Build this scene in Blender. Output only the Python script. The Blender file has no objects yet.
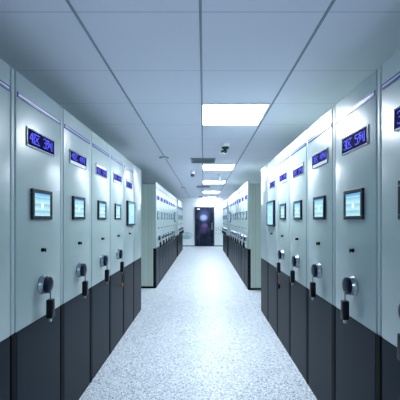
import bpy, bmesh, math, random
from mathutils import Vector, Matrix
random.seed(4)
PI = math.pi
S = bpy.context.scene
C = S.collection

# ------------------------------------------------------------------ materials
def mat(name, col, rough=.5, metal=0, emit=None, es=0, coat=0, spec=.5, coat_rough=.08):
    m = bpy.data.materials.new(name); m.use_nodes = True
    b = m.node_tree.nodes['Principled BSDF']
    b.inputs['Base Color'].default_value = (*col, 1)
    b.inputs['Roughness'].default_value = rough
    b.inputs['Metallic'].default_value = metal
    b.inputs['Coat Weight'].default_value = coat
    b.inputs['Coat Roughness'].default_value = coat_rough
    b.inputs['Specular IOR Level'].default_value = spec
    if emit:
        b.inputs['Emission Color'].default_value = (*emit, 1)
        b.inputs['Emission Strength'].default_value = es
    return m

def speckle(m, base, dark, scale, amt, bump=0.0):
    """fine procedural grain on a material's base colour"""
    nt = m.node_tree; N = nt.nodes; L = nt.links
    b = N['Principled BSDF']
    tc = N.new('ShaderNodeTexCoord'); no = N.new('ShaderNodeTexNoise')
    no.inputs['Scale'].default_value = scale; no.inputs['Detail'].default_value = 3
    L.new(tc.outputs['Object'], no.inputs['Vector'])
    r = N.new('ShaderNodeValToRGB')
    r.color_ramp.elements[0].position = .5 - amt; r.color_ramp.elements[0].color = (*dark, 1)
    r.color_ramp.elements[1].position = .5 + amt; r.color_ramp.elements[1].color = (*base, 1)
    L.new(no.outputs['Fac'], r.inputs['Fac']); L.new(r.outputs['Color'], b.inputs['Base Color'])
    if bump:
        bp = N.new('ShaderNodeBump'); bp.inputs['Strength'].default_value = bump
        bp.inputs['Distance'].default_value = .001
        L.new(no.outputs['Fac'], bp.inputs['Height']); L.new(bp.outputs['Normal'], b.inputs['Normal'])
    return m

M = {}
M['paint'] = speckle(mat('pale_steel_paint', (.55, .65, .68), .33, coat=.3, coat_rough=.24), (.37, .47, .47), (.355, .455, .455), 60, .3)
M['post'] = mat('post_paint', (.40, .50, .52), .4)
M['side'] = speckle(mat('pale_green_side_paint', (.62, .72, .66), .5), (.50, .60, .54), (.48, .58, .52), 25, .3)
M['slate'] = speckle(mat('slate_panel', (.016, .03, .04), .45, spec=.12), (.006, .016, .028), (.004, .012, .022), 80, .25)
M['black'] = mat('black_rubber', (.003, .005, .007), .6, spec=.1)
M['bezel'] = mat('bezel', (.006, .012, .022), .35, spec=.25)
M['seam'] = mat('seam_grey', (.14, .18, .2), .7)  # plain grey of the side seams and joint strips
M['blue'] = mat('blue_strip', (.01, .03, .26), .35)
M['silver'] = mat('silver_inlay', (.45, .52, .60), .4, .2)
M['frame'] = mat('display_frame_steel', (.33, .38, .42), .35, .5)
M['backing'] = mat('display_backing', (.8, .86, .92), .5)
M['ledpanel'] = mat('led_matrix', (.002, .003, .03), .7, emit=(.01, .015, .30), es=.03, spec=.02)
M['led'] = mat('led_dots', (.04, .04, .4), .4, emit=(.10, .11, 1.0), es=.45, spec=.02)
M['chrome'] = mat('chrome', (.30, .36, .40), .22, .85)
M['hubface'] = mat('hub_face', (.003, .008, .03), .3, spec=.2)
M['grip'] = mat('grip', (.003, .005, .010), .35, spec=.25)
M['clear'] = mat('steel_bracket', (.38, .46, .50), .25, .7)
M['white'] = mat('white_plastic', (.93, .95, .97), .4)
M['dome'] = mat('smoked_dome', (.01, .02, .03), .1, coat=.7)
M['gridgrey'] = mat('grid_grey', (.27, .33, .40), .6)
M['ventdark'] = mat('vent_grey', (.20, .27, .30), .5)
M['alu'] = mat('aluminium', (.55, .6, .66), .35, .8)
M['rail'] = mat('floor_rail', (.66, .72, .77), .5, .2)
M['teal'] = mat('teal_paint', (.05, .30, .34), .6)
M['wallw'] = speckle(mat('wall_white', (.80, .86, .88), .7), (.80, .86, .87), (.77, .84, .86), 8, .3)
M['base'] = mat('skirting', (.22, .27, .31), .5)
M['brown'] = mat('brown_tag', (.22, .075, .025), .5)
M['red'] = mat('red_cord', (.5, .03, .03), .6)
M['lamp'] = mat('lamp_diffuser', (.9, .9, .9), .5, emit=(.82, .905, 1.0), es=14.0)
M['doorframe'] = mat('door_frame', (.006, .01, .018), .35)

# touch-screen picture (the screen itself gives off light)
def screen_mat():
    m = bpy.data.materials.new('touch_screen_picture'); m.use_nodes = True
    nt = m.node_tree; N = nt.nodes; L = nt.links; b = N['Principled BSDF']
    b.inputs['Base Color'].default_value = (.02, .04, .06, 1); b.inputs['Roughness'].default_value = .15
    tc = N.new('ShaderNodeTexCoord'); sp = N.new('ShaderNodeSeparateXYZ'); L.new(tc.outputs['Object'], sp.inputs[0])
    mr = N.new('ShaderNodeMath'); mr.operation = 'MULTIPLY'; mr.inputs[1].default_value = 24.0
    L.new(sp.outputs['Z'], mr.inputs[0])
    fr = N.new('ShaderNodeMath'); fr.operation = 'FRACT'; L.new(mr.outputs[0], fr.inputs[0])
    r = N.new('ShaderNodeValToRGB'); L.new(fr.outputs[0], r.inputs['Fac'])
    e = r.color_ramp.elements
    e[0].position = 0; e[0].color = (.20, .50, .62, 1)
    e[1].position = 1; e[1].color = (.24, .55, .68, 1)
    a = e.new(.25); a.color = (.55, .85, .92, 1)
    a = e.new(.65); a.color = (.42, .72, .84, 1)
    no = N.new('ShaderNodeTexNoise'); no.inputs['Scale'].default_value = 30; L.new(tc.outputs['Object'], no.inputs['Vector'])
    mx = N.new('ShaderNodeMixRGB'); mx.blend_type = 'MULTIPLY'; mx.inputs['Fac'].default_value = .35
    L.new(r.outputs['Color'], mx.inputs[1]); L.new(no.outputs['Color'], mx.inputs[2])
    L.new(mx.outputs[0], b.inputs['Emission Color']); b.inputs['Emission Strength'].default_value = .40
    return m
M['screen'] = screen_mat()
M['icon'] = mat('screen_icon', (.1, .3, .4), .3, emit=(.70, .92, 1.0), es=.40)
M['screenbar'] = mat('screen_header', (.05, .2, .4), .3, emit=(.10, .30, .50), es=.4)
M['bigscreen'] = mat('big_screen_picture', (.03, .08, .15), .15, emit=(.28, .52, .80), es=.42)

# terrazzo floor
def floor_mat():
    m = bpy.data.materials.new('terrazzo'); m.use_nodes = True
    nt = m.node_tree; N = nt.nodes; L = nt.links; b = N['Principled BSDF']
    b.inputs['Roughness'].default_value = .42; b.inputs['Specular IOR Level'].default_value = .4
    tc = N.new('ShaderNodeTexCoord')
    v = N.new('ShaderNodeTexVoronoi'); v.inputs['Scale'].default_value = 115; L.new(tc.outputs['Object'], v.inputs['Vector'])
    sep = N.new('ShaderNodeSeparateColor'); L.new(v.outputs['Color'], sep.inputs[0])
    r = N.new('ShaderNodeValToRGB'); r.color_ramp.interpolation = 'CONSTANT'
    e = r.color_ramp.elements
    e[0].position = 0; e[0].color = (.22, .28, .34, 1)
    e[1].position = .20; e[1].color = (.58, .65, .71, 1)
    for p, c in ((.40, (.62, .68, .74, 1)), (.6, (.84, .88, .92, 1)), (.82, (.93, .95, .98, 1))):
        a = e.new(p); a.color = c
    L.new(sep.outputs[0], r.inputs['Fac'])
    n2 = N.new('ShaderNodeTexNoise'); n2.inputs['Scale'].default_value = 3; n2.inputs['Detail'].default_value = 6
    L.new(tc.outputs['Object'], n2.inputs['Vector'])
    r2 = N.new('ShaderNodeValToRGB'); r2.color_ramp.elements[0].position = .3; r2.color_ramp.elements[1].position = .7
    r2.color_ramp.elements[0].color = (.90, .92, .93, 1); r2.color_ramp.elements[1].color = (1, 1, 1, 1)
    L.new(n2.outputs['Fac'], r2.inputs['Fac'])
    mx = N.new('ShaderNodeMixRGB'); mx.blend_type = 'MULTIPLY'; mx.inputs['Fac'].default_value = 1
    L.new(r.outputs['Color'], mx.inputs[1]); L.new(r2.outputs['Color'], mx.inputs[2])
    L.new(mx.outputs[0], b.inputs['Base Color'])
    return m
M['floor'] = floor_mat()

TILE = .73; LX0 = -.018; LY0 = 3.31
# ceiling board: tile joints every TILE along the room, three long joints
def ceil_mat():
    m = bpy.data.materials.new('ceiling_tiles'); m.use_nodes = True
    nt = m.node_tree; N = nt.nodes; L = nt.links; b = N['Principled BSDF']
    b.inputs['Roughness'].default_value = .75
    tc = N.new('ShaderNodeTexCoord'); sp = N.new('ShaderNodeSeparateXYZ'); L.new(tc.outputs['Object'], sp.inputs[0])
    def math_(op, a, v=None):
        n = N.new('ShaderNodeMath'); n.operation = op
        if isinstance(a, (int, float)): n.inputs[0].default_value = a
        else: L.new(a, n.inputs[0])
        if v is not None:
            if isinstance(v, (int, float)): n.inputs[1].default_value = v
            else: L.new(v, n.inputs[1])
        return n.outputs[0]
    y = math_('SUBTRACT', sp.outputs['Y'], LY0 - 50*TILE)
    y = math_('FRACT', math_('DIVIDE', y, TILE))
    y = math_('ABSOLUTE', math_('SUBTRACT', y, .5))
    line = math_('GREATER_THAN', y, .5 - .0035/TILE)
    n1 = N.new('ShaderNodeTexNoise'); n1.inputs['Scale'].default_value = 220; L.new(tc.outputs['Object'], n1.inputs['Vector'])
    r = N.new('ShaderNodeValToRGB'); e = r.color_ramp.elements
    e[0].position = .35; e[0].color = (.85, .86, .97, 1); e[1].position = .65; e[1].color = (.88, .89, .985, 1)
    L.new(n1.outputs['Fac'], r.inputs['Fac'])
    mx = N.new('ShaderNodeMixRGB'); L.new(line, mx.inputs['Fac']); L.new(r.outputs['Color'], mx.inputs[1])
    mx.inputs[2].default_value = (.55, .6, .68, 1)
    L.new(mx.outputs[0], b.inputs['Base Color'])
    return m
M['ceil'] = ceil_mat()

# dark glossy door leaf with navy mottling and soft pale and violet blobs
def door_mat():
    m = bpy.data.materials.new('door_mottle'); m.use_nodes = True
    nt = m.node_tree; N = nt.nodes; L = nt.links; b = N['Principled BSDF']
    b.inputs['Roughness'].default_value = .4; b.inputs['Specular IOR Level'].default_value = .15
    tc = N.new('ShaderNodeTexCoord')
    n = N.new('ShaderNodeTexNoise'); n.inputs['Scale'].default_value = 2.6; n.inputs['Detail'].default_value = 5
    L.new(tc.outputs['Object'], n.inputs['Vector'])
    r = N.new('ShaderNodeValToRGB'); e = r.color_ramp.elements
    e[0].position = .38; e[0].color = (.003, .006, .018, 1); e[1].position = .72; e[1].color = (.05, .07, .16, 1)
    a = e.new(.55); a.color = (.009, .019, .045, 1)
    L.new(n.outputs['Fac'], r.inputs['Fac'])
    def blob(center, rad, col, prev):
        mp = N.new('ShaderNodeVectorMath'); mp.operation = 'SUBTRACT'; mp.inputs[1].default_value = center
        L.new(tc.outputs['Object'], mp.inputs[0])
        s = N.new('ShaderNodeVectorMath'); s.operation = 'DIVIDE'; s.inputs[1].default_value = rad; L.new(mp.outputs[0], s.inputs[0])
        g = N.new('ShaderNodeTexGradient'); g.gradient_type = 'SPHERICAL'; L.new(s.outputs[0], g.inputs[0])
        rr = N.new('ShaderNodeValToRGB'); rr.color_ramp.elements[0].position = .0; rr.color_ramp.elements[1].position = .55
        L.new(g.outputs['Fac'], rr.inputs['Fac'])
        mx = N.new('ShaderNodeMixRGB'); L.new(rr.outputs['Color'], mx.inputs['Fac']); L.new(prev, mx.inputs[1]); mx.inputs[2].default_value = (*col, 1)
        return mx.outputs[0]
    o = r.outputs['Color']
    o = blob((-.03, 0, 1.68), (.42, 1, .46), (.05, .07, .17), o)
    o = blob((-.05, 0, 1.60), (.25, 1, .21), (.42, .48, .78), o)
    o = blob((-.06, 0, 1.02), (.30, 1, .36), (.075, .05, .14), o)
    o = blob((.02, 0, 1.16), (.20, 1, .16), (.17, .10, .24), o)
    L.new(o, b.inputs['Base Color'])
    return m
M['door'] = door_mat()

# ------------------------------------------------------------------ mesh helpers
def bx(bm, x0, x1, y0, y1, z0, z1, bev=0, seg=2):
    if x0 > x1: x0, x1 = x1, x0
    r = bmesh.ops.create_cube(bm, size=1)
    for v in r['verts']:
        v.co = Vector(((x0+x1)/2 + v.co.x*(x1-x0), (y0+y1)/2 + v.co.y*(y1-y0), (z0+z1)/2 + v.co.z*(z1-z0)))
    if bev:
        es = list({e for v in r['verts'] for e in v.link_edges})
        bmesh.ops.bevel(bm, geom=es, offset=bev, segments=seg, affect='EDGES', profile=.5)

def lathe(bm, prof, axis, org, n=32):
    """prof: (distance along axis, radius); closed at ends when radius 0"""
    ax = Vector(axis).normalized()
    u = ax.orthogonal().normalized(); w = ax.cross(u)
    org = Vector(org); rings = []
    for t, r in prof:
        if r < 1e-6: rings.append([bm.verts.new(org + ax*t)])
        else: rings.append([bm.verts.new(org + ax*t + (u*math.cos(2*PI*k/n) + w*math.sin(2*PI*k/n))*r) for k in range(n)])
    for a, b in zip(rings, rings[1:]):
        for k in range(n):
            k2 = (k+1) % n
            if len(a) == 1 and len(b) == 1: continue
            if len(a) == 1: bm.faces.new((a[0], b[k], b[k2]))
            elif len(b) == 1: bm.faces.new((a[k], b[0], a[k2]))
            else: bm.faces.new((a[k], b[k], b[k2], a[k2]))
    bmesh.ops.recalc_face_normals(bm, faces=bm.faces)

def tube(bm, pts, r, n=10):
    pts = [Vector(p) for p in pts]; rings = []
    for i, p in enumerate(pts):
        d = (pts[min(i+1, len(pts)-1)] - pts[max(i-1, 0)]).normalized()
        ref = Vector((0, 0, 1)) if abs(d.z) < .9 else Vector((1, 0, 0))
        u = d.cross(ref).normalized(); w = d.cross(u)
        rings.append([bm.verts.new(p + (u*math.cos(2*PI*k/n) + w*math.sin(2*PI*k/n))*r) for k in range(n)])
    for a, b in zip(rings, rings[1:]):
        for k in range(n):
            bm.faces.new((a[k], b[k], b[(k+1) % n], a[(k+1) % n]))
    bm.faces.new(rings[0]); bm.faces.new(rings[-1][::-1])
    bmesh.ops.recalc_face_normals(bm, faces=bm.faces)

def obj(name, bm, m, parent=None, smooth=False, loc=None):
    me = bpy.data.meshes.new(name); bm.to_mesh(me); bm.free()
    me.materials.append(m)
    if smooth:
        me.shade_smooth() if hasattr(me, 'shade_smooth') else None
        try: me.set_sharp_from_angle(angle=math.radians(35))
        except Exception: pass
    o = bpy.data.objects.new(name, me); C.objects.link(o)
    if parent: o.parent = parent
    if loc: o.location = loc
    return o

def thing(name, label, cat, loc=(0, 0, 0), group=None):
    o = bpy.data.objects.new(name, None); C.objects.link(o); o.location = loc
    o.empty_display_size = .1
    o['label'] = label; o['category'] = cat
    if group: o['group'] = group
    return o

def tag(o, label, cat, group=None):
    o['label'] = label; o['category'] = cat
    if group: o['group'] = group
    return o

def struct(name, bm, m, parent=None):
    o = obj(name, bm, m, parent)
    if not parent: o['kind'] = 'structure'
    return o

def dup(root, loc, label, group):
    r = root.copy(); C.objects.link(r); r.location = loc; r['label'] = label
    if group: r['group'] = group
    for ch in list(root.children):
        c = ch.copy(); C.objects.link(c); c.parent = r
        for g in ch.children:
            d = g.copy(); C.objects.link(d); d.parent = c
    return r

def nb(): return bmesh.new()

# ------------------------------------------------------------------ room
CAMZ = 1.5; CEIL = 2.70; YB = 17.8; YF = -5.0; XL = -4.6; XR = 4.5
bm = nb(); bx(bm, XL-.1, XR+.1, YF-.1, YB+.1, -.1, 0); struct('floor', bm, M['floor'])
bm = nb(); bx(bm, XL-.1, XR+.1, YF-.1, YB+.1, CEIL, CEIL+.1); struct('ceiling', bm, M['ceil'])
bm = nb(); bx(bm, XL-.1, XL, YF, YB, 0, CEIL); struct('wall_left', bm, M['wallw'])
bm = nb(); bx(bm, XR, XR+.1, YF, YB, 0, CEIL); struct('wall_right', bm, M['wallw'])
bm = nb(); bx(bm, XL, XR, YF-.1, YF, 0, CEIL); struct('wall_front', bm, M['wallw'])
bm = nb(); bx(bm, XL, XR, YB, YB+.1, 0, CEIL); struct('wall_back', bm, M['wallw'])
# skirting beside the door
DX0, DX1, DZ = -.49, .60, 2.20
bm = nb(); bx(bm, XL, DX0, YB-.015, YB, 0, .07); bx(bm, DX1, XR, YB-.015, YB, 0, .07); struct('baseboard_back', bm, M['base'])
# ceiling joints
for i, x in enumerate((-.745, LX0, .712)):
    bm = nb(); bx(bm, x-.008, x+.008, YF, YB, CEIL-.006, CEIL); struct('trim_%d' % (i+1), bm, M['gridgrey'])
# floor rails along the two rows of cabinets
for i, x in enumerate((-.92, .83)):
    bm = nb(); bx(bm, x-.012, x+.012, YF+.1, YB-.1, 0, .003); struct('trim_%d' % (i+4), bm, M['rail'])

# door
bm = nb()
bx(bm, DX0, DX0+.05, YB-.05, YB, 0, DZ, .004); bx(bm, DX1-.05, DX1, YB-.05, YB, 0, DZ, .004); bx(bm, DX0+.05, DX1-.05, YB-.05, YB, DZ-.05, DZ, .004)
door = struct('door_1', bm, M['doorframe'])
bm = nb(); bx(bm, -(DX1-DX0)/2+.052, (DX1-DX0)/2-.052, -.035, -.002, .01, DZ-.052, .003)
leaf = obj('door_leaf', bm, M['door'], door, loc=((DX0+DX1)/2, YB, 0))
bm = nb(); tube(bm, [(.42, -.04, .95), (.42, -.085, .97), (.42, -.085, 1.28), (.42, -.04, 1.30)], .014); h = obj('door_handle', bm, M['alu'], leaf, True)
h['label'] = 'upright silver pull handle'
bm = nb(); bx(bm, -.42, -.26, -.04, -.036, 2.05, 2.11); p = obj('door_plate', bm, M['white'], leaf); p['label'] = 'small white plate'
bm = nb(); bx(bm, -.30, -.265, -.038, -.0345, .03, 2.1); bx(bm, .255, .275, -.038, -.0345, .03, 2.1); obj('door_stile', bm, M['doorframe'], leaf)

# wall marks: oval emblem left of the door, small lettering right of it
t = thing('wall_emblem', 'teal oval line emblem painted low on white end wall left of the dark door', 'emblem', (-.94, YB, 1.5-16.0/17.98))
bm = nb()
ov = [(.30*math.cos(a), -.006, .17*math.sin(a)) for a in [2*PI*k/40 for k in range(41)]]
tube(bm, ov, .012, 6); obj('oval_ring', bm, M['teal'], t)
bm = nb()
for z0, x0, x1 in ((-.10, -.18, .16), (-.05, -.24, .20), (.09, -.10, .12)):
    tube(bm, [(x0 + (x1-x0)*k/10, -.006, z0 + .02*math.sin(k*1.3)) for k in range(11)], .010, 6)
for k in range(6):
    x = -.16 + .065*k
    tube(bm, [(x, -.006, -.03), (x+.01, -.006, .05)], .009, 6)
obj('oval_strokes', bm, M['teal'], t)
t = thing('wall_lettering', 'rows of tiny teal marks on white end wall right of the dark door', 'lettering', (.80, YB, .62))
random.seed(3)
for row, z in enumerate((.10, .28, .40)):
    for k in range(4):
        bm = nb()
        x = -.10 + k*.13 + random.uniform(-.01, .01)
        bx(bm, x-.03, x+.03, -.008, -.001, z, z+.014); bx(bm, x-.008, x+.008, -.008, -.001, z-.035, z+.045)
        if (k+row) % 2: bx(bm, x-.03, x+.03, -.008, -.001, z-.030, z-.016)
        obj('letter', bm, M['teal'], t)

# ------------------------------------------------------------------ LED glyphs
G = {
'区': ["############", "#...........", "#.#......#..", "#..#....#...", "#...#..#....", "#....##.....", "#....##.....", "#...#..#....", "#..#....#...", "#.#......#..", "#...........", "############"],
'列': ["#######....#", "..#........#", "..#.....#..#", ".#####..#..#", ".#...#..#..#", "#.#..#..#..#", "...#.#..#..#", "...##...#..#", "...#....#..#", "..#........#", ".#.......#.#", "#.........##"],
'1': ["..#..", ".##..", "#.#..", "..#..", "..#..", "..#..", "..#..", "..#..", "..#..", "..#..", "..#..", "#####"],
'2': [".####.", "#....#", ".....#", ".....#", "....#.", "...#..", "..#...", ".#....", "#.....", "#.....", "#.....", "######"],
'3': [".####.", "#....#", ".....#", ".....#", ".....#", "..###.", ".....#", ".....#", ".....#", ".....#", "#....#", ".####."],
'4': ["....#.", "...##.", "..#.#.", "..#.#.", ".#..#.", ".#..#.", "#...#.", "######", "....#.", "....#.", "....#.", "....#."],
'5': ["######", "#.....", "#.....", "#.....", "#####.", ".....#", ".....#", ".....#", ".....#", ".....#", "#....#", ".####."],
'6': ["..###.", ".#....", "#.....", "#.....", "#.###.", "##...#", "#....#", "#....#", "#....#", "#....#", "#....#", ".####."],
'7': ["######", ".....#", ".....#", "....#.", "....#.", "...#..", "...#..", "...#..", "..#...", "..#...", "..#...", "..#..."],
' ': ["....."]*12,
}
_gc = {}
def glyph_mesh(text, n, s, c):
    """the n-th sign of a dot-matrix text centred on y=c, reading correctly for someone standing in the aisle"""
    key = (text[n], n, s)
    if key in _gc: return _gc[key]
    pos = []; tot = 0
    for ch in text:
        pos.append(tot); tot += len(G[ch][0]) + 1
    Wd = .285; px = Wd/tot; pz = .062/12; g = G[text[n]]
    bm = nb()
    for k in range(len(g[0])):
        r = 0; i = pos[n] + k
        while r < 12:
            if g[r][k] == '#':
                r1 = r
                while r1 < 12 and g[r1][k] == '#': r1 += 1
                # left row: text runs away from the camera (+y); right row: towards it (-y)
                u0 = -Wd/2 + i*px; u1 = u0 + px*.96
                y0, y1 = (c+u0, c+u1) if s > 0 else (c-u1, c-u0)
                bx(bm, s*.0062, s*.0072, y0, y1, .031 - r1*pz + .0006, .031 - r*pz)
                r = r1
            else: r += 1
    me = bpy.data.meshes.new('character'); bm.to_mesh(me); bm.free(); me.materials.append(M['led'])
    _gc[key] = me
    return me

# ------------------------------------------------------------------ cabinet units
DEPTH = 3.0; BH = 2.27; FH = 2.325; LZ = .872
def base_unit(name, label, s, w, group, feature):
    """s=+1: left row (front faces +x); s=-1: right row (front faces -x). Local y=0 is the near edge."""
    c = .318 if s > 0 else .296
    g = .003
    t = thing(name, label, 'cabinet', (0, 0, 0), group)
    bm = nb(); bx(bm, -s*.020, -s*DEPTH, g, w-g, .0, BH, .004)
    body = obj('body', bm, M['side'], t)
    bm = nb(); bx(bm, -s*.022, -s*(DEPTH-.02), g-.0028, g+.001, .0, .045); obj('plinth_strip', bm, M['black'], body)
    bm = nb()
    for k in (.105, .16, 1.0, 1.9): bx(bm, -s*(k), -s*(k+.004), g-.0015, g+.001, .05, BH-.01)
    obj('side_seam', bm, M['seam'], body)
    # upper steel front
    bm = nb(); bx(bm, -s*.0195, 0, .046, w-.006, LZ+.002, FH, .005, 3); obj('front_panel', bm, M['paint'], t, True)
    bm = nb(); bx(bm, -s*.0195, -s*.002, .004, .038, LZ+.002, FH, .006, 3); obj('edge_post', bm, M['post'], t, True)
    bm = nb(); bx(bm, -s*.0195, -s*.012, .0385, .0455, LZ+.002, FH-.01); obj('joint_strip', bm, M['seam'], t)
    # slate lower front and rubber bumper that turns the corner
    bm = nb(); bx(bm, -s*.0195, -s*.001, .056, w-.006, .0, LZ, .004); obj('lower_panel', bm, M['slate'], t)
    bm = nb(); bx(bm, -s*.0195, s*.001, .003, .052, .0, LZ, .005); bx(bm, -s*.06, -s*.0195, .000, .0035, .0, LZ)
    obj('bumper', bm, M['black'], t)
    if feature == 'plain': return t
    # blue stripe near the top
    bm = nb(); bx(bm, -.001*s, s*.004, .056, w-.012, 2.182, 2.212, .0015); st = obj('accent_strip', bm, M['blue'], t)
    bm = nb(); bx(bm, s*.003, s*.0052, .066, w-.024, 2.1935, 2.2005); obj('strip_inlay', bm, M['silver'], st)
    # LED sign
    bm = nb()
    y0, y1, z0, z1 = c-.172, c+.172, 1.933, 2.047
    for a in ((y0, y1, z0, z0+.007), (y0, y1, z1-.007, z1), (y0, y0+.007, z0+.007, z1-.007), (y1-.007, y1, z0+.007, z1-.007)):
        bx(bm, 0, s*.008, *a, .001, 1)
    led = obj('led_display', bm, M['frame'], t)
    bm = nb(); bx(bm, -.001*s, s*.003, y0+.006, y1-.006, z0+.006, z1-.006); obj('display_backing', bm, M['backing'], led)
    bm = nb(); bx(bm, s*.0032, s*.006, y0+.0075, y1-.0075, 1.944, 2.036, .001, 1); obj('matrix_panel', bm, M['ledpanel'], led)
    for n in (0, 1, 3, 4):
        tx = bpy.data.objects.new('character', glyph_mesh('4区 3列' if s > 0 else '3区 5列', n, s, c)); C.objects.link(tx); tx.parent = led
        tx.location.z = 1.99
    # touch screen
    if feature == 'mobile': y0, y1, z0, z1, th, bz = c-.125, c+.125, 1.499, 1.687, .016, .024
    else: y0, y1, z0, z1, th, bz = (c-.16, c+.27, 1.415, 1.755, .03, .028) if s > 0 else (c-.17, c+.27, 1.405, 1.755, .03, .028)
    bm = nb()
    for a in ((y0, y1, z0, z0+bz), (y0, y1, z1-bz, z1), (y0, y0+bz, z0+bz, z1-bz), (y1-bz, y1, z0+bz, z1-bz)):
        bx(bm, 0, s*th, *a, .003, 2)
    sc = obj('touch_screen', bm, M['bezel'], t)
    cz = (z0+z1)/2
    bm = nb(); bx(bm, 0, s*(th-.006), y0+bz-.003, y1-bz+.003, z0+bz-.003-cz, z1-bz+.003-cz)
    obj('screen_picture', bm, M['screen'] if feature == 'mobile' else M['bigscreen'], sc, loc=(0, 0, cz))
    f = s*(th-.006); wy = y1-y0-2*bz; hz = z1-z0-2*bz
    bm = nb(); lathe(bm, [(0, 0), (0, .016), (.001, .016), (.001, 0)], (s, 0, 0), (f, (y0+y1)/2, cz-hz*.05), 24)
    obj('screen_icon', bm, M['icon'], sc)
    bm = nb(); bx(bm, f, f+s*.001, y0+bz, y1-bz, z1-bz-hz*.12, z1-bz); obj('screen_header', bm, M['screenbar'], sc)
    # lock
    bm = nb(); lathe(bm, [(0, 0), (0, .0125), (.010, .0125), (.012, .0095), (.018, .0085), (.020, 0)], (s, 0, 0), (0, c+.012, 1.305), 20)
    lk = obj('lock', bm, M['black'], t, True)
    bm = nb(); bx(bm, s*.0195, s*.027, c+.008, c+.016, 1.292, 1.316, .001, 1); obj('lock_key', bm, M['grip'], lk)
    if feature == 'fixed': return t
    # hand wheel: collar, dark face, crank and folding grip
    hy, hz_ = c+.014, 1.082
    bm = nb(); lathe(bm, [(0, 0), (0, .061), (.004, .063), (.008, .0595), (.028, .057), (.032, .0555), (.034, .051), (.034, 0)], (s, 0, 0), (0, hy, hz_), 40)
    hub = obj('handwheel', bm, M['chrome'], t, True)
    bm = nb(); lathe(bm, [(.0345, 0), (.0345, .054), (.047, .054), (.052, .048), (.054, .030), (.0545, 0)], (s, 0, 0), (0, hy, hz_), 40)
    obj('wheel_face', bm, M['hubface'], hub, True)
    bm = nb()
    bx(bm, s*.050, s*.0565, hy-.006, hy+.006, .985, hz_-.03, .003, 2)
    obj('crank_arm', bm, M['chrome'], hub, True)
    bm = nb(); bx(bm, s*.034, s*.074, hy-.023, hy+.023, .870, .990, .008, 3); obj('grip', bm, M['grip'], hub, True)
    bm = nb(); bx(bm, s*.040, s*.060, hy-.013, hy+.013, .845, .872, .005, 2)
    obj('grip_socket', bm, M['clear'], hub, True)
    return t

W = {1: .602, -1: .594}
X = {1: -1.035, -1: .945}
SIDE = {1: 'left', -1: 'right'}
Y0 = {1: 1.72, -1: 1.706}
protos = {}
used = set()
def place(s, kind, y, label, group, text=None, shift=0, zs=1):
    nm = {'mobile': 'mobile_archive_cabinet', 'fixed': 'fixed_archive_cabinet', 'plain': 'plain_archive_cabinet'}[kind]
    key = (s, kind)
    if key not in protos:
        protos[key] = base_unit(nm, label, s, W[s], group, kind)
    p = protos[key]
    if key not in used:
        used.add(key); t = p; t.location = (X[s], y, 0); t['label'] = label; t['group'] = group
    else:
        t = dup(p, (X[s], y, 0), label, group)
    if text:
        c = .318 if s > 0 else .296
        for ch in t.children:
            if ch.name.split('.')[0] == 'led_display':
                ns = [0, 1, 3, 4]
                for g in ch.children:
                    b = g.name.split('.')[0]
                    if b == 'character':
                        g.data = glyph_mesh(text, ns.pop(0), s, c); g.scale = (1, 1, zs); g.location.z = 1.99 + shift
                    if b == 'matrix_panel':
                        g.scale = (1, 1, zs); g.location.z = 1.99*(1-zs) + shift
    return t

ordn = ['nearest', 'second', 'third', 'fourth', 'fifth', 'sixth', 'seventh', 'eighth', 'ninth']
DIG = {1: '2345678', -1: '6543217'}
for s in (1, -1):
    sd = SIDE[s]; w = W[s]
    grp = 'archive cabinets in the near %s row' % sd
    digits = {1: ['2', '3', '4', '5', '6', '7'], -1: ['6', '5', '4', '3', '2', '1']}[s]
    zone = '4' if s > 0 else '3'
    adj = [(0, 1), (0, 1), (.010, .78), (-.012, .78), (.008, .78), (-.010, .8)]
    for k in range(6):
        kind = 'fixed' if k == 5 else 'mobile'
        txt = zone + '区 ' + digits[k] + '列'
        if k == 0: lab = 'white archive cabinet in near %s row cut off by the photo edge' % sd
        elif k == 1: lab = 'largest fully visible archive cabinet on the %s, display reading %s, slate base' % (sd, txt)
        elif k == 5: lab = 'near %s row cabinet with a bigger wall screen and no handwheel' % sd
        else: lab = 'white and slate archive cabinet, %s handwheel from the front in the near %s row' % (ordn[k-1], sd)
        place(s, kind, Y0[s] + (k-1)*w, lab, grp, txt, *adj[k])
    place(s, 'plain', Y0[s] + 5*w, 'blank panelled archive cabinet without screen closing the near %s row' % sd, grp)
    # unseen continuation beside the camera is left out; far blocks past the cross aisle
    yb = 6.97 if s > 0 else 6.80
    grp = 'archive cabinets in the far %s row' % sd
    for k in range(9):
        kind = 'mobile' if k < 7 else ('fixed' if k == 7 else 'plain')
        if k == 0: lab = 'far %s row cabinet whose pale green side faces the cross aisle' % sd
        elif k == 7: lab = 'far %s row cabinet carrying a larger bluish wall screen' % sd
        elif k == 8: lab = 'blank panelled cabinet just past the larger bluish screen in far %s row' % sd
        else: lab = 'far %s row archive cabinet, %s from the cross aisle corner' % (sd, ordn[k])
        place(s, kind, yb + k*w, lab, grp, zone + '区 ' + '1234567'[k % 7] + '列')
    yc = 12.86 if s > 0 else 12.62
    grp = 'archive cabinets in the last %s row by the end wall' % sd
    for k in range(5):
        lab = ('first archive cabinet of last %s group, after the second gap' % sd) if k == 0 else \
              ('last archive cabinet on the %s, closest to the end wall' % sd) if k == 4 else \
              '%s archive cabinet of the last %s group before the end wall' % (ordn[k], sd)
        place(s, 'mobile', yc + k*w, lab, grp, zone + '区 ' + '12345'[k] + '列')

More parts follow.
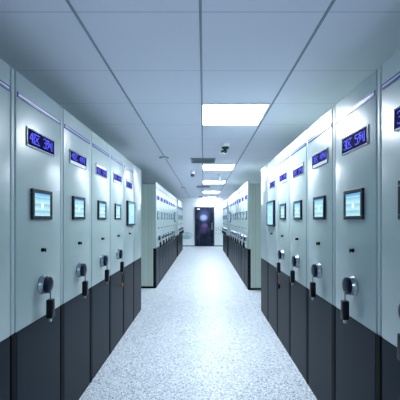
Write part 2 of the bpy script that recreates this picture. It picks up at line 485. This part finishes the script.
# key tags hanging from the fourth grips
def key_tag(s, y, ztop, label, cord, body):
    t = thing('key_tag', label, 'key tag', (X[s]+s*.05, y, ztop), 'key tags hanging from crank grips')
    bm = nb(); tube(bm, [(0, 0, 0), (s*.004, 0, -.05), (0, .004, -.11)], .004, 8); obj('cord', bm, cord, t)
    bm = nb(); lathe(bm, [(-.012, 0), (-.012, .022), (-.006, .03), (.006, .03), (.012, .022), (.012, 0)], (1, 0, 0), (0, .004, -.135), 20); obj('fob', bm, body, t, True)
    bm = nb(); bx(bm, -.004, .004, .028, .046, -.175, -.12, .002, 1); obj('key', bm, M['black'], t)
key_tag(1, Y0[1]+3*.602+.335, .843, 'small brown key tag hanging under fourth left crank grip', M['black'], M['brown'])
key_tag(-1, Y0[-1]+3*.594+.31, .843, 'small dark key tag on red cord under fourth right crank grip', M['red'], M['black'])

# ------------------------------------------------------------------ ceiling fittings
LN = [(-8, None), (0, 'nearest bright square ceiling light, beside the camera dome'),
      (5, 'second bright ceiling light, just past the square air vent'),
      (9, 'third ceiling light from the front, behind the white spool sensor'),
      (14, 'fourth ceiling light from the front, a thin bright strip'),
      (19, 'furthest ceiling light, touching the end wall')]
first = None
for n, lab in LN:
    y = LY0 + n*TILE
    if n == 19: y = YB - .60
    if lab is None:
        lab = 'square ceiling light behind the camera position' if n == -8 else ''
    if n == 19 or first is None:
        d = TILE if n != 19 else .55
        t = thing('ceiling_light', lab, 'ceiling light', (.337, y, CEIL), 'square ceiling lights')
        bm = nb(); w = .352
        for a in ((-w, w, 0, .014), (-w, w, d-.014, d), (-w, -w+.014, .014, d-.014), (w-.014, w, .014, d-.014)):
            bx(bm, *a, -.012, -.0005, .002, 1)
        obj('frame', bm, M['white'], t)
        bm = nb(); bx(bm, -w+.0145, w-.0145, .0145, d-.0145, -.008, -.001); obj('diffuser', bm, M['lamp'], t)
        if first is None: first = t
    else:
        dup(first, (.337, y, CEIL), lab, 'square ceiling lights')

def vent(y, lab, w=.49):
    t = thing('ceiling_vent', lab, 'air vent', (-.01, y, CEIL-.007), 'ceiling air vents')
    bm = nb(); h = w/2
    for a in ((-h, h, 0, .03), (-h, h, w-.03, w), (-h, -h+.03, .03, w-.03), (h-.03, h, .03, w-.03)):
        bx(bm, *a, -.014, 0, .003, 1)
    obj('frame', bm, M['gridgrey'], t)
    bm = nb(); bx(bm, -h+.03, h-.03, .03, w-.03, -.002, 0)
    obj('backing', bm, M['black'], t)
    bm = nb()
    for k in range(9):
        yy = .05 + k*(w-.1)/8
        bx(bm, -h+.031, h-.031, yy-.012, yy+.008, -.012, -.009)
    obj('louvre', bm, M['ventdark'], t)
vent(6.22, 'nearest square grey louvred air vent on ceiling joint')
vent(11.35, 'second square air vent, between the third and fourth ceiling lights')
vent(16.3, 'furthest air vent, close to the end wall')

def disc(x, y, lab):
    t = thing('round_ceiling_fitting', lab, 'ceiling fitting', (x, y, CEIL-.0065), 'flat round ceiling fittings')
    bm = nb(); lathe(bm, [(0, 0), (0, .095), (-.008, .095), (-.014, .075), (-.014, .06), (-.012, 0)], (0, 0, 1), (0, 0, 0), 32); obj('rim', bm, M['gridgrey'], t, True)
    bm = nb(); lathe(bm, [(-.014, 0), (-.014, .055), (-.018, .04), (-.019, 0)], (0, 0, 1), (0, 0, 0), 32); obj('cover', bm, M['white'], t, True)
disc(-.76, 6.15, 'flat round fitting on left ceiling joint beside nearest air vent')
disc(-.76, 12.0, 'further flat round fitting on left ceiling joint')

# camera domes
t = thing('security_camera', 'white-based security camera with two black domes near the nearest ceiling light', 'security camera', (.345, 5.05, CEIL))
bm = nb(); lathe(bm, [(0, 0), (0, .075), (-.02, .073), (-.05, .064), (-.062, .05), (-.062, 0)], (0, 0, 1), (0, 0, 0), 32); obj('mount', bm, M['white'], t, True)
bm = nb(); lathe(bm, [(-.0622, 0), (-.0622, .062), (-.075, .058), (-.092, .04), (-.10, .018), (-.101, 0)], (0, 0, 1), (0, 0, 0), 32); obj('dome', bm, M['dome'], t, True)
bm = nb(); lathe(bm, [(-.1012, 0), (-.1012, .02), (-.112, .05), (-.128, .052), (-.145, .042), (-.155, .02), (-.157, 0)], (0, 0, 1), (-.02, 0, 0), 32); obj('lens_ball', bm, M['dome'], t, True)
t = thing('security_camera', 'small security camera with one black dome left of the central ceiling joint', 'security camera', (-.27, 7.9, CEIL))
bm = nb(); lathe(bm, [(0, 0), (0, .07), (-.06, .06), (-.085, .045), (-.085, 0)], (0, 0, 1), (0, 0, 0), 32); obj('mount', bm, M['white'], t, True)
bm = nb(); lathe(bm, [(-.0852, 0), (-.0852, .05), (-.11, .046), (-.145, .03), (-.155, 0)], (0, 0, 1), (0, 0, 0), 32); obj('dome', bm, M['dome'], t, True)
t = thing('ceiling_sensor', 'white spool-shaped sensor hanging between the second and third ceiling lights', 'sensor', (.44, 8.5, CEIL))
bm = nb(); lathe(bm, [(0, 0), (0, .075), (-.03, .07), (-.06, .03), (-.12, .025), (-.16, .045), (-.19, .075), (-.20, .07), (-.205, 0)], (0, 0, 1), (0, 0, 0), 32)
obj('sensor_body', bm, M['white'], t, True)
bm = nb(); lathe(bm, [(-.2052, 0), (-.2052, .03), (-.215, .025), (-.218, 0)], (0, 0, 1), (0, 0, 0), 24); obj('sensor_cap', bm, M['white'], t, True)

# ------------------------------------------------------------------ world, camera
wd = bpy.data.worlds.new('world'); S.world = wd; wd.use_nodes = True
wd.node_tree.nodes['Background'].inputs[0].default_value = (.5, .62, .75, 1)
wd.node_tree.nodes['Background'].inputs[1].default_value = .05
cd = bpy.data.cameras.new('camera'); cam = bpy.data.objects.new('camera', cd); C.objects.link(cam)
cam.location = (0, 0, CAMZ); cam.rotation_euler = (PI/2, 0, 0)
cd.sensor_width = 36; cd.sensor_fit = 'HORIZONTAL'; cd.lens = 36*320/400
cd.shift_x = -3.5/400; cd.shift_y = 19.5/400
cd.clip_start = .05
S.camera = cam
S.cycles.max_bounces = 16; S.cycles.diffuse_bounces = 12
S.view_settings.view_transform = 'Standard'; S.view_settings.look = 'None'
S.view_settings.gamma = 1; S.view_settings.use_curve_mapping = False
S.view_settings.exposure = 1.65
